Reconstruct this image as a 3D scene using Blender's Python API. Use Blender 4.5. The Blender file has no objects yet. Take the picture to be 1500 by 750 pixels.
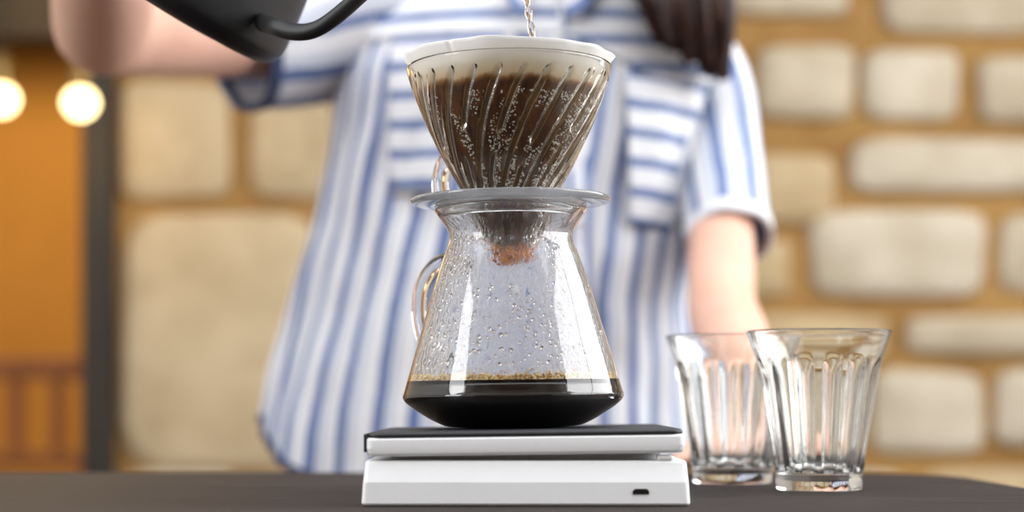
import bpy, bmesh, math, random
from mathutils import Vector, Matrix, noise, Euler

random.seed(7)
scene = bpy.context.scene
C = scene.collection
PI = math.pi

# ------------------------------------------------------------------ camera
F = 2650.0            # focal length in pixels of the 1500 px wide frame
HY = 580.0            # row of the horizon
TABLE_Z = 0.90
CAM_Z = TABLE_Z + 0.0573
cam_d = bpy.data.cameras.new('camera')
cam = bpy.data.objects.new('camera', cam_d); C.objects.link(cam)
cam.location = (0, 0, CAM_Z); cam.rotation_euler = (PI/2, 0, 0)
cam_d.sensor_width = 36.0; cam_d.lens = F/1500*36.0
cam_d.shift_y = (HY-375.0)/1500.0
cam_d.clip_start = 0.02
cam_d.dof.use_dof = True; cam_d.dof.focus_distance = 1.0; cam_d.dof.aperture_fstop = 3.7
scene.camera = cam

# ------------------------------------------------------------------ world, lights, exposure
scene.view_settings.view_transform = 'Standard'; scene.view_settings.look = 'None'
scene.view_settings.gamma = 1.0; scene.view_settings.use_curve_mapping = False
scene.view_settings.exposure = 0.12
w = bpy.data.worlds.new('daylight'); scene.world = w; w.use_nodes = True
w.node_tree.nodes['Background'].inputs[0].default_value = (0.90, 0.95, 1.0, 1)
w.node_tree.nodes['Background'].inputs[1].default_value = 3.5

def area_light(name, loc, target, sx, sy, power, col):
    d = bpy.data.lights.new(name, 'AREA'); d.shape = 'RECTANGLE'; d.size = sx; d.size_y = sy
    d.energy = power; d.color = col
    o = bpy.data.objects.new(name, d); C.objects.link(o); o.location = loc
    o.rotation_euler = (Vector(target)-Vector(loc)).to_track_quat('-Z', 'Y').to_euler()
    return o
# daylight entering through the two side windows (window_1 right, window_2 left)
area_light('daylight_right', (2.10, 1.35, 1.80), (0, 1.35, 1.80), 2.9, 1.3, 62, (1.0, 0.98, 0.95))
area_light('daylight_left', (-2.10, 0.05, 1.80), (0, 0.05, 1.80), 0.9, 1.3, 26, (1.0, 0.98, 0.96))

scene.cycles.caustics_reflective = False
scene.cycles.sample_clamp_indirect = 6.0
scene.cycles.max_bounces = 16
scene.cycles.transmission_bounces = 16
scene.cycles.transparent_max_bounces = 16

# ------------------------------------------------------------------ helpers
def P(x, y, d):
    """point seen at pixel (x, y) of the photograph at distance d"""
    return Vector(((x-750.0)*d/F, d, CAM_Z+(HY-y)*d/F))

def lerp(a, b, t): return a+(b-a)*t
def smooth(t):
    t = min(1, max(0, t)); return t*t*(3-2*t)
def interp(tab, x):
    if x <= tab[0][0]: return tab[0][1:]
    for a, b in zip(tab, tab[1:]):
        if x <= b[0]:
            t = (x-a[0])/(b[0]-a[0])
            return tuple(lerp(p, q, t) for p, q in zip(a[1:], b[1:]))
    return tab[-1][1:]
def catmull(pts, n):
    pts = [Vector(p) for p in pts]; out = []
    ext = [pts[0]*2-pts[1]]+pts+[pts[-1]*2-pts[-2]]
    for i in range(1, len(ext)-2):
        p0, p1, p2, p3 = ext[i-1:i+3]
        for k in range(n):
            t = k/n
            out.append(0.5*((2*p1)+(p2-p0)*t+(2*p0-5*p1+4*p2-p3)*t*t+(3*p1-p0-3*p2+p3)*t**3))
    out.append(pts[-1]); return out

def tag(o, label=None, cat=None, group=None, kind=None):
    if label: o['label'] = label
    if cat: o['category'] = cat
    if group: o['group'] = group
    if kind: o['kind'] = kind
    return o
def thing(name, label, cat, loc=(0, 0, 0), rot=(0, 0, 0), group=None):
    o = bpy.data.objects.new(name, None); C.objects.link(o)
    o.empty_display_size = 0.05
    o.location = loc; o.rotation_euler = rot
    return tag(o, label, cat, group)
def obj(name, bm, mat, parent=None, sm=True, world=False, recalc=True):
    """links a bmesh as one mesh object; world=True: its coordinates are world ones"""
    if recalc: bmesh.ops.recalc_face_normals(bm, faces=bm.faces)
    me = bpy.data.meshes.new(name); bm.to_mesh(me); bm.free()
    return link(name, me, mat, parent, sm, world)
def link(name, me, mat, parent=None, sm=True, world=False):
    if sm: me.polygons.foreach_set('use_smooth', [True]*len(me.polygons))
    if mat and not me.materials: me.materials.append(mat)
    o = bpy.data.objects.new(name, me); C.objects.link(o)
    if parent:
        o.parent = parent
        if world:
            pm = Matrix.LocRotScale(parent.location, parent.rotation_euler, parent.scale)
            if parent.parent:
                pp = parent.parent
                pm = Matrix.LocRotScale(pp.location, pp.rotation_euler, pp.scale) @ parent.matrix_parent_inverse @ pm
            o.matrix_parent_inverse = pm.inverted()
    return o
def struct(name, bm, mat, parent=None, sm=False):
    o = obj(name, bm, mat, parent, sm); o['kind'] = 'structure'; return o

def add_box(bm, x0, x1, y0, y1, z0, z1, bevel=0.0, seg=2, mat=None):
    ret = bmesh.ops.create_cube(bm, size=1.0)
    vs = ret['verts']
    for v in vs:
        v.co = Vector((lerp(x0, x1, v.co.x+.5), lerp(y0, y1, v.co.y+.5), lerp(z0, z1, v.co.z+.5)))
    if bevel > 0:
        es = list({e for v in vs for e in v.link_edges})
        bmesh.ops.bevel(bm, geom=es, offset=bevel, segments=seg, affect='EDGES', profile=0.5)
    return bm
def box(*a, **k): return add_box(bmesh.new(), *a, **k)

def add_tube(bm, pts, rad, seg=12, cap=True, flat=1.0):
    """a round tube along pts; rad a number or one per point"""
    pts = [Vector(p) for p in pts]; n = len(pts)
    if not hasattr(rad, '__len__'): rad = [rad]*n
    t0 = (pts[1]-pts[0]).normalized()
    up = Vector((0, 0, 1)) if abs(t0.z) < .9 else Vector((1, 0, 0))
    nrm = (up-t0*up.dot(t0)).normalized(); rings = []
    for i in range(n):
        t = (pts[min(i+1, n-1)]-pts[max(i-1, 0)]).normalized()
        nrm = (nrm-t*nrm.dot(t)).normalized(); b = t.cross(nrm)
        rings.append([bm.verts.new(pts[i]+(nrm*math.cos(a)*flat+b*math.sin(a))*rad[i])
                      for a in (2*PI*k/seg for k in range(seg))])
    for a, b in zip(rings, rings[1:]):
        for k in range(seg):
            bm.faces.new((a[k], a[(k+1) % seg], b[(k+1) % seg], b[k]))
    if cap:
        bm.faces.new(rings[0][::-1]); bm.faces.new(rings[-1])
    return bm
def add_lathe(bm, prof, seg=96, closed=False, fn=None):
    """prof: list of (r, z); fn(i, theta, r, z) -> (r, z)"""
    rings = []
    for i, (r, z) in enumerate(prof):
        if r < 1e-6:
            rings.append([bm.verts.new((0, 0, z))]); continue
        ring = []
        for k in range(seg):
            a = 2*PI*k/seg; rr, zz = (r, z) if fn is None else fn(i, a, r, z)
            ring.append(bm.verts.new((rr*math.cos(a), rr*math.sin(a), zz)))
        rings.append(ring)
    pairs = list(zip(rings, rings[1:]))
    if closed: pairs.append((rings[-1], rings[0]))
    for a, b in pairs:
        for k in range(seg):
            k2 = (k+1) % seg
            if len(a) == 1 and len(b) == 1: continue
            if len(a) == 1: bm.faces.new((a[0], b[k], b[k2]))
            elif len(b) == 1: bm.faces.new((a[k], a[k2], b[0]))
            else: bm.faces.new((a[k], a[k2], b[k2], b[k]))
    return bm
def lathe(*a, **k): return add_lathe(bmesh.new(), *a, **k)
def fine(prof, n):
    """smooth a profile with a spline"""
    return [(max(p.x, 0), p.y) for p in catmull([Vector((r, z, 0)) for r, z in prof], n)]
def add_ball(bm, loc, r, sub=2, scale=(1, 1, 1), rot=None):
    m = Matrix.Translation(loc)
    if rot is not None: m = m @ rot
    m = m @ Matrix.Diagonal((r*scale[0], r*scale[1], r*scale[2], 1))
    bmesh.ops.create_icosphere(bm, subdivisions=sub, radius=1.0, matrix=m)
    return bm
def add_cone(bm, a, b, ra, rb, seg=16):
    """tapered limb with round ends"""
    a = Vector(a); b = Vector(b); d = b-a
    add_ball(bm, a, ra, 3); add_ball(bm, b, rb, 3)
    m = Matrix.Translation((a+b)/2) @ d.to_track_quat('Z', 'Y').to_matrix().to_4x4()
    bmesh.ops.create_cone(bm, cap_ends=True, segments=24, radius1=ra, radius2=rb, depth=d.length, matrix=m)
def fuse(bm, voxel, it=4):
    """union of overlapping closed shapes as one continuous surface"""
    me = bpy.data.meshes.new('tmp'); bm.to_mesh(me); bm.free()
    o = bpy.data.objects.new('tmp', me); C.objects.link(o)
    m = o.modifiers.new('r', 'REMESH'); m.mode = 'VOXEL'; m.voxel_size = voxel
    s = o.modifiers.new('s', 'SMOOTH'); s.iterations = it; s.factor = 0.5
    dg = bpy.context.evaluated_depsgraph_get(); dg.update()
    out = bpy.data.meshes.new_from_object(o.evaluated_get(dg))
    bpy.data.objects.remove(o); bpy.data.meshes.remove(me)
    return out

# ------------------------------------------------------------------ materials
class NT:
    def __init__(s, name):
        s.m = bpy.data.materials.new(name); s.m.use_nodes = True
        s.t = s.m.node_tree; s.t.nodes.clear()
        s.out = s.n('ShaderNodeOutputMaterial')
    def n(s, typ, **kw):
        nd = s.t.nodes.new(typ)
        for k, v in kw.items():
            if hasattr(nd, k): setattr(nd, k, v)
            else: nd.inputs[k.replace('_', ' ')].default_value = v
        return nd
    def l(s, a, b): s.t.links.new(a, b)
    def ramp(s, fac, stops, mode='LINEAR'):
        r = s.n('ShaderNodeValToRGB'); r.color_ramp.interpolation = mode
        e = r.color_ramp.elements
        while len(e) < len(stops): e.new(0.5)
        for el, (p, c) in zip(e, stops):
            el.position = p; el.color = (c[0], c[1], c[2], 1) if hasattr(c, '__len__') else (c, c, c, 1)
        s.l(fac, r.inputs[0]); return r.outputs[0]
    def math(s, op, a, b=None):
        m = s.n('ShaderNodeMath'); m.operation = op
        for i, v in enumerate((a, b)):
            if v is None: continue
            if isinstance(v, (int, float)): m.inputs[i].default_value = v
            else: s.l(v, m.inputs[i])
        return m.outputs[0]
    def coords(s, scale=(1, 1, 1), kind='Object'):
        tc = s.n('ShaderNodeTexCoord'); mp = s.n('ShaderNodeMapping')
        mp.inputs['Scale'].default_value = scale
        s.l(tc.outputs[kind], mp.inputs[0]); return mp.outputs[0]
    def noise(s, vec, scale, detail=4, rough=.5):
        nz = s.n('ShaderNodeTexNoise'); nz.inputs['Scale'].default_value = scale
        nz.inputs['Detail'].default_value = detail; nz.inputs['Roughness'].default_value = rough
        if vec is not None: s.l(vec, nz.inputs['Vector'])
        return nz.outputs['Fac']
    def mix(s, fac, a, b):
        m = s.n('ShaderNodeMix'); m.data_type = 'RGBA'
        for sock, v in ((m.inputs[0], fac), (m.inputs[6], a), (m.inputs[7], b)):
            if isinstance(v, (int, float)): sock.default_value = v
            elif isinstance(v, tuple): sock.default_value = (*v, 1)
            else: s.l(v, sock)
        return m.outputs[2]
    def bsdf(s, col=None, rough=.5, bump=None, bstr=.2, bdist=.002, **kw):
        b = s.n('ShaderNodeBsdfPrincipled')
        if isinstance(col, tuple): b.inputs['Base Color'].default_value = (*col, 1)
        elif col is not None: s.l(col, b.inputs['Base Color'])
        if isinstance(rough, (int, float)): b.inputs['Roughness'].default_value = rough
        else: s.l(rough, b.inputs['Roughness'])
        for k, v in kw.items(): b.inputs[k.replace('_', ' ')].default_value = v
        if bump is not None:
            bp = s.n('ShaderNodeBump'); bp.inputs['Strength'].default_value = bstr
            bp.inputs['Distance'].default_value = bdist
            s.l(bump, bp.inputs['Height']); s.l(bp.outputs[0], b.inputs['Normal'])
        s.l(b.outputs[0], s.out.inputs[0]); s.b = b
        return s.m
def plain(name, col, rough=.5, var=.06, scale=30, bstr=.05, **kw):
    t = NT(name); v = t.coords(); nz = t.noise(v, scale)
    lo = tuple(c*(1-var) for c in col); hi = tuple(min(1, c*(1+var)) for c in col)
    return t.bsdf(t.ramp(nz, [(.3, lo), (.7, hi)]), rough, nz, bstr, **kw)
def srgb(r, g, b):
    return tuple((c/255/12.92 if c/255 <= .04045 else ((c/255+.055)/1.055)**2.4) for c in (r, g, b))

def glass(name, ior=1.47, tint=(1, 1, 1), rough=0.0, bumpscale=None, bstr=.05):
    t = NT(name); g = t.n('ShaderNodeBsdfGlass'); g.inputs['IOR'].default_value = ior
    g.inputs['Roughness'].default_value = rough
    v = t.coords(); nz = t.noise(v, bumpscale or 25, 2)
    t.l(t.ramp(nz, [(0, tuple(c*.985 for c in tint)), (1, tint)]), g.inputs['Color'])
    bp = t.n('ShaderNodeBump'); bp.inputs['Strength'].default_value = bstr; bp.inputs['Distance'].default_value = .001
    t.l(nz, bp.inputs['Height']); t.l(bp.outputs[0], g.inputs['Normal'])
    t.l(g.outputs[0], t.out.inputs[0]); return t.m

M = {}
M['glass'] = glass('clear_glass', 1.47, (.985, .985, .98))
M['tumbler'] = glass('tumbler_glass', 1.5, (.985, .99, .985), bstr=.15)
M['water'] = glass('water', 1.33)
# fogged inside of the server: clear glass with a thin film of condensation
t = NT('fogged_glass')
g = t.n('ShaderNodeBsdfGlass'); g.inputs['IOR'].default_value = 1.47; g.inputs['Color'].default_value = (.98, .98, .985, 1)
d = t.n('ShaderNodeBsdfTranslucent'); d.inputs[0].default_value = (.82, .83, .88, 1)
d2 = t.n('ShaderNodeBsdfDiffuse'); d2.inputs[0].default_value = (.82, .83, .88, 1)
ad = t.n('ShaderNodeMixShader'); ad.inputs[0].default_value = .5
t.l(d.outputs[0], ad.inputs[1]); t.l(d2.outputs[0], ad.inputs[2])
v = t.coords((1, 1, .35)); n1 = t.noise(v, 90, 5, .65)
fac = t.ramp(n1, [(.35, .03), (.7, .17)])
n2 = t.noise(t.coords((1, 1, .55)), 420, 3, .6); bp = t.n('ShaderNodeBump'); bp.inputs['Strength'].default_value = .32; bp.inputs['Distance'].default_value = .0005
t.l(t.ramp(n2, [(.45, 0), (.65, 1)]), bp.inputs['Height']); t.l(bp.outputs[0], g.inputs['Normal'])
mx = t.n('ShaderNodeMixShader'); t.l(fac, mx.inputs[0]); t.l(g.outputs[0], mx.inputs[1]); t.l(ad.outputs[0], mx.inputs[2])
t.l(mx.outputs[0], t.out.inputs[0]); M['fogged'] = t.m

t = NT('hazy_plastic'); g = t.n('ShaderNodeBsdfGlass'); g.inputs['IOR'].default_value = 1.45
d = t.n('ShaderNodeBsdfTranslucent'); d.inputs[0].default_value = (.85, .86, .90, 1); d2 = t.n('ShaderNodeBsdfDiffuse'); d2.inputs[0].default_value = (.85, .86, .90, 1)
ad = t.n('ShaderNodeMixShader'); ad.inputs[0].default_value = .5; t.l(d.outputs[0], ad.inputs[1]); t.l(d2.outputs[0], ad.inputs[2])
mx = t.n('ShaderNodeMixShader'); t.l(t.ramp(t.noise(t.coords(), 60, 3), [(.3, .09), (.7, .17)]), mx.inputs[0]); t.l(g.outputs[0], mx.inputs[1]); t.l(ad.outputs[0], mx.inputs[2])
t.l(mx.outputs[0], t.out.inputs[0]); M['plate'] = t.m
M['scale_white'] = plain('white_plastic', (.80, .80, .81), .38, .01, 200, .02)
M['scale_black'] = plain('black_rubber', (.012, .012, .014), .55, .2, 300, .1)
M['port'] = plain('port_black', (.004, .004, .004), .4)
M['port_metal'] = plain('port_metal', (.12, .12, .12), .3, Metallic=1.0)
M['kettle'] = plain('matte_black_metal', (.009, .009, .0105), .48, .05, 400, .05)
M['kettle_base'] = plain('black_base_ring', (.007, .007, .008), .5, .05, 400, .05)
M['coffee'] = plain('brewed_coffee', (.006, .002, .001), .04, .1, 20, 0.0)
M['slurry'] = plain('coffee_slurry', (.16, .075, .028), .5, .5, 220, .6)
t = NT('amber_bubble'); v = t.coords(); nz = t.noise(v, 300, 2)
M['bubble'] = t.bsdf(t.ramp(nz, [(.3, (.62, .33, .07)), (.7, (.98, .80, .42))]), .12)
M['froth'] = plain('froth_glint', (.90, .82, .70), .12, .15, 300, 0)  # bubbles coloured pale to stand in for window glints on them
t = NT('wet_drip'); v = t.coords(); nz = t.noise(v, 260, 4)
M['drip'] = t.bsdf(t.ramp(nz, [(.35, (.50, .09, .001)), (.5, (.95, .27, .004)), (.7, (1.0, .45, .02))]), .2, nz, .4, .002)

# paper filter: dry cream paper above, soaked brown below the level of the brew
t = NT('filter_paper'); tc = t.n('ShaderNodeTexCoord'); sx = t.n('ShaderNodeSeparateXYZ'); t.l(tc.outputs['Object'], sx.inputs[0])
n1 = t.noise(t.coords((1, 1, .5)), 75, 4, .6); n2 = t.noise(t.coords((1, 1, .25)), 130, 5, .7)
lev = t.math('ADD', sx.outputs['Z'], t.math('MULTIPLY', t.math('SUBTRACT', n1, .5), .009))
wet = t.ramp(t.math('MULTIPLY', lev, 10), [(0, (.50, .19, .035)), (.04, (.30, .12, .035)), (.13, (.30, .105, .014)),
      (.54, (.34, .12, .016)), (.585, (.22, .090, .024)), (.605, (.50, .25, .075)), (.625, (.86, .74, .52)), (.70, (.92, .89, .82)), (.78, (.94, .93, .92))])
# ramp input is z*10 shifted: z = -0.03 .. 0.08 m
dark = t.ramp(n2, [(.38, (.28, .21, .15)), (.66, (1.0, 1.0, 1.0))])
mixm = t.n('ShaderNodeMix'); mixm.data_type = 'RGBA'; mixm.blend_type = 'MULTIPLY'
t.l(t.ramp(t.math('MULTIPLY', lev, 10), [(.56, 1), (.63, 0)]), mixm.inputs[0]); t.l(wet, mixm.inputs[6]); t.l(dark, mixm.inputs[7])
glint_at = t.n('ShaderNodeAttribute'); glint_at.attribute_name = 'edge'
glint_fac = t.math('MULTIPLY', glint_at.outputs['Fac'], t.ramp(t.math('MULTIPLY', lev, 10), [(.0, .2), (.56, .85), (.62, .0)]))
fcol = t.mix(glint_fac, mixm.outputs[2], (1.0, .76, .36))  # bright outlines of the glass ribs painted gold into the paper colour
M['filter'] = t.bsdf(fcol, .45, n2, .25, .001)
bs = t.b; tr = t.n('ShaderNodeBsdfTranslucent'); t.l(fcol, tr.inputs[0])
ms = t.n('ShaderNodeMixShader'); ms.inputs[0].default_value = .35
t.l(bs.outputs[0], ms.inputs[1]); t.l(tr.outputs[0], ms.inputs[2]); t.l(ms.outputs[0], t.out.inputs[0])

# dark stained table top
t = NT('dark_wood'); v = t.coords((1.2, 22, 22)); n1 = t.noise(v, 4, 8, .65)
M['table'] = t.bsdf(t.ramp(n1, [(.3, (.014, .010, .009)), (.55, (.030, .023, .021)), (.75, (.054, .042, .038))]),
                    t.ramp(n1, [(.3, .6), (.7, .75)]), n1, .2, .001, Specular_IOR_Level=.08)
t = NT('warm_wood'); v = t.coords((8, 8, 1)); n1 = t.noise(v, 5, 6)
M['chair'] = t.bsdf(t.ramp(n1, [(.3, (.26, .085, .022)), (.7, (.38, .14, .04))]), .5, n1, .1)
t = NT('dark_timber'); v = t.coords((10, 10, 1)); n1 = t.noise(v, 5, 6)
M['timber'] = t.bsdf(t.ramp(n1, [(.3, (.012, .008, .0045)), (.7, (.026, .017, .009))]), .6, n1, .2)
# wall
t = NT('mortar'); v = t.coords(); n1 = t.noise(v, 7, 8, .6)
M['mortar'] = t.bsdf(t.ramp(n1, [(.3, srgb(136, 98, 48)), (.7, srgb(170, 132, 76))]), .9, n1, .6, .02)
def stone_mat(name, a, b):
    t = NT(name); oi = t.n('ShaderNodeObjectInfo'); v = t.n('ShaderNodeTexCoord'); ad = t.n('ShaderNodeVectorMath'); ad.operation = 'ADD'
    t.l(v.outputs['Object'], ad.inputs[0]); t.l(oi.outputs['Location'], ad.inputs[1])
    n1 = t.noise(ad.outputs[0], 9, 8, .6)
    return t.bsdf(t.ramp(n1, [(.3, a), (.7, b)]), .85, n1, .5, .02)
M['stone_a'] = stone_mat('pale_stone', srgb(168, 154, 130), srgb(196, 183, 161))
M['stone_b'] = stone_mat('cream_stone', srgb(178, 165, 143), srgb(204, 193, 174))
M['stone_c'] = stone_mat('ochre_stone', srgb(166, 142, 104), srgb(192, 170, 134))
M['stone_d'] = stone_mat('tan_stone', srgb(172, 152, 118), srgb(200, 180, 148))
M['plaster'] = plain('white_plaster', (.72, .70, .67), .9, .04, 8, .2)
M['front_blocker'] = plain('umber_blocker', (.16, .12, .09), .9, .06, 6, .2)
M['orange'] = plain('orange_plaster', (.62, .30, .055), .85, .08, 3, .2)
M['floor'] = plain('floor_boards', (.16, .11, .075), .6, .2, 6, .1)
M['winframe'] = plain('window_paint', (.10, .10, .10), .5)
t = NT('lamp_glow'); e = t.n('ShaderNodeEmission'); e.inputs[1].default_value = 7.0
lw = t.noise(t.coords(), 6, 2); t.l(t.ramp(lw, [(0, (1, .72, .30)), (1, (1, .80, .40))]), e.inputs[0]); t.l(e.outputs[0], t.out.inputs[0])
M['bulb'] = t.m
M['socket'] = plain('brass_socket', (.25, .16, .06), .35, Metallic=1.0)
M['cord'] = plain('black_cord', (.02, .02, .02), .7)
# person
t = NT('skin'); n1 = t.noise(t.coords(), 14, 5)
M['skin'] = t.bsdf(t.ramp(n1, [(.3, (.60, .335, .24)), (.7, (.69, .41, .305))]), .45, n1, .05, Subsurface_Weight=.15, Subsurface_Radius=(.012, .005, .003))
M['trousers'] = plain('dark_denim', (.015, .018, .035), .85, .3, 120, .3)
t = NT('hair'); n1 = t.noise(t.coords((9, 9, 1.2)), 18, 6)
M['hair'] = t.bsdf(t.ramp(n1, [(.3, (.008, .004, .003)), (.55, (.026, .010, .007)), (.75, (.07, .024, .015))]), .55, Specular_IOR_Level=.2)
M['eye'] = plain('eye', (.75, .73, .70), .15)
M['button'] = plain('button', (.70, .70, .68), .3)
M['lips'] = plain('lips', (.50, .18, .16), .4)

def shirt_mat(name, stops, white=(.78, .78, .81)):
    t = NT(name); at = t.n('ShaderNodeAttribute'); at.attribute_name = 'stripe'
    wob = t.noise(t.coords((1, 1, 1)), 40, 3)
    s = t.math('ADD', at.outputs['Fac'], t.math('MULTIPLY', wob, .12))
    fr = t.math('FRACT', s)
    weave = t.noise(t.coords((1, 1, 1)), 700, 2)
    col = t.ramp(fr, stops)
    m = t.n('ShaderNodeMix'); m.data_type = 'RGBA'; m.blend_type = 'MULTIPLY'; m.inputs[0].default_value = 1
    t.l(col, m.inputs[6]); t.l(t.ramp(weave, [(.3, .88), (.7, 1.06)]), m.inputs[7])
    t.bsdf(m.outputs[2], .85, weave, .1)
    b = t.b; tr = t.n('ShaderNodeBsdfTranslucent'); t.l(m.outputs[2], tr.inputs[0])
    ms = t.n('ShaderNodeMixShader'); ms.inputs[0].default_value = .2
    t.l(b.outputs[0], ms.inputs[1]); t.l(tr.outputs[0], ms.inputs[2]); t.l(ms.outputs[0], t.out.inputs[0])
    return t.m
WH = (.80, .80, .83); BL = (.125, .19, .40); B2 = (.25, .32, .51); LB = (.55, .60, .72)
M['shirt'] = shirt_mat('striped_cotton', [(0, WH), (.30, WH), (.34, B2), (.37, BL), (.60, BL), (.64, B2), (.67, WH), (.80, LB), (.86, LB), (.92, WH)])
M['shirt_h'] = shirt_mat('striped_cotton_cross', [(0, WH), (.30, WH), (.33, B2), (.36, BL), (.60, BL), (.64, B2), (.67, WH)])
M['hem'] = plain('navy_binding', (.03, .045, .11), .85, .2, 300, .2)

# ------------------------------------------------------------------ setting
WY = 3.66          # front of the mortar of the stone wall
RX = 2.0; CEIL = 2.62
struct('floor', box(-RX, RX, -1.5, 6.0, -0.05, 0), M['floor'])
bm = box(-RX, RX, 2.0, 6.0, CEIL, CEIL+.05); add_box(bm, -RX, RX, -1.5, -.15, CEIL, CEIL+.05)
struct('ceiling', bm, M['plaster'])      # made-up opening over the table lets in sky; front strip darkens reflections
struct('wall_front_blocker', box(-RX, RX, -1.5, -1.4, 0, CEIL), M['front_blocker'])  # unseen dark wall added to keep bright sky out of glass reflections
def side_wall(name, x, xo, y0, y1, wy0, wy1, wz0, wz1):
    bm = bmesh.new(); a, b = min(x, xo), max(x, xo)
    add_box(bm, a, b, y0, wy0, 0, CEIL); add_box(bm, a, b, wy1, y1, 0, CEIL)
    add_box(bm, a, b, wy0, wy1, 0, wz0); add_box(bm, a, b, wy0, wy1, wz1, CEIL)
    struct(name, bm, M['plaster'])
def window(name, x, wy0, wy1, wz0, wz1, mull):
    fr = bmesh.new(); f = .05
    add_box(fr, x-.03, x+.03, wy0, wy0+f, wz0, wz1); add_box(fr, x-.03, x+.03, wy1-f, wy1, wz0, wz1)
    add_box(fr, x-.03, x+.03, wy0+f, wy1-f, wz0, wz0+f); add_box(fr, x-.03, x+.03, wy0+f, wy1-f, wz1-f, wz1)
    o = struct(name, fr, M['winframe'])
    for m in mull:
        obj('mullion', box(x-.025, x+.025, m-.016, m+.016, wz0+f, wz1-f), M['winframe'], o, False)
side_wall('wall_right', RX, RX+.2, -1.5, 6.0, -0.12, 2.82, 1.14, 2.46)
window('window_1', RX+.05, -0.12, 2.82, 1.14, 2.46, [1.22])
side_wall('wall_left', -RX, -RX-.2, -1.5, 6.0, -.42, .52, 1.14, 2.46)
window('window_2', -RX-.05, -.42, .52, 1.14, 2.46, [])

xl = P(165, 0, WY).x
wall = struct('wall_back', box(xl, RX, WY, WY+.25, 0, CEIL), M['mortar'])
struct('wall_far', box(-RX, RX, 5.5, 5.6, 0, CEIL), M['orange'])
struct('trim_1', box(P(127, 0, WY).x, P(171, 0, WY).x, WY-.05, WY+.28, 0, CEIL, bevel=.004), M['timber'])
struct('trim_2', box(-RX, xl+.4, 5.2, 5.42, P(0, 56, 5.2).z, P(0, 56, 5.2).z+.28, bevel=.008), M['timber'])

def stone(x0, x1, y0, y1, mat, jit=.16):
    a = P(x0, y1, WY); b = P(x1, y0, WY); cx, cz = (a.x+b.x)/2, (a.z+b.z)/2
    hw, hh = (b.x-a.x)/2, (b.z-a.z)/2
    if cz-hh < 0.01 or cz+hh > CEIL-.01 or cx+hw > RX-.01: return
    n = 16; prot = random.uniform(.014, .026); bm = bmesh.new()
    kk = [random.uniform(-jit, jit) for _ in range(4)]
    def pt(t, s, d):
        c_, s_ = math.cos(t), math.sin(t); e = .34
        u = math.copysign(abs(c_)**e, c_); v_ = math.copysign(abs(s_)**e, s_)
        u2 = u*(1+kk[0]*.5*v_+kk[1]*.2*v_*v_); v2 = v_*(1+kk[2]*.35*u+kk[3]*.2*u*u)
        k = 1+.05*noise.noise(Vector((cx*7+u, cz*7+v_, t)))
        return (u2*hw*s*k, d, v2*hh*s*k)
    rings = []
    for s, dd in ((1.0, .004), (.985, -prot*.6), (.90, -prot), (.5, -prot*1.25)):
        rings.append([bm.verts.new(pt(2*PI*(i+.5)/n, s if s > .9 else s, dd+(.004*noise.noise(Vector((i*.9, cx*9, s*5))) if s < 1 else 0))) for i in range(n)])
    c = bm.verts.new((0, -prot*1.3, 0))
    for p, q in zip(rings, rings[1:]):
        for i in range(n): bm.faces.new((p[i], p[(i+1) % n], q[(i+1) % n], q[i]))
    for i in range(n): bm.faces.new((rings[-1][i], rings[-1][(i+1) % n], c))
    o = obj('stone', bm, mat, wall); o.location = (cx, WY, cz)
    return o
rows = {0: (-330, -212), 1: (-196, -80), 2: (-62, 30), 3: (70, 178), 4: (206, 292), 5: (312, 436), 6: (458, 528), 7: (546, 668), 8: (692, 800), 9: (818, 930), 10: (948, 1060), 11: (1078, 1200), -1: (-460, -346), -2: (-600, -478)}
sa, sb, sc_ = M['stone_a'], M['stone_b'], M['stone_c']
explicit = {2: [(1064, 1242, -62, 24, sa), (1288, 1520, -62, 52, sa)],
            3: [(1108, 1250, 68, 176, sa), (1262, 1404, 74, 178, sb), (1430, 1560, 84, 182, sa)],
            4: [(1098, 1222, 226, 330, sc_), (1246, 1540, 204, 284, sb)],
            5: [(1088, 1156, 352, 436, sc_), (1184, 1444, 306, 438, sb), (1462, 1620, 312, 430, sa)],
            6: [(1095, 1300, 460, 532, sc_), (1326, 1560, 462, 520, sa)],
            7: [(1060, 1254, 552, 668, sa), (1276, 1440, 542, 666, sb), (1456, 1620, 540, 655, sb)],
            8: [(1080, 1330, 690, 800, sb), (1350, 1600, 686, 800, sc_)]}
sd = M['stone_d']
left = [(178, 338, 118, 292, sd), (368, 490, 128, 292, sd), (178, 480, 312, 694, sd)]
for l_ in left: stone(*l_, jit=.06)
for r, (y0, y1) in rows.items():
    ex = explicit.get(r, [])
    spans = [(182, 2190)]
    if r in (3, 4): spans = [(500, 2190)]
    if r in (5, 6, 7): spans = [(486, 2190)]
    if ex:
        lo, hi = min(e[0] for e in ex), max(e[1] for e in ex)
        spans = [(spans[0][0], lo-18), (hi+20, 2190)]
        for e in ex: stone(*e, jit=.08)
    for a, b in spans:
        x = a
        while x < b-70:
            wd = random.uniform(120, 290)
            if b-(x+wd) < 90: wd = b-x
            stone(x, min(x+wd, b)-12, y0+random.uniform(-4, 6), y1+random.uniform(-6, 4), random.choice([sa, sa, sb, sc_]), .08)
            x += wd+10

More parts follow.
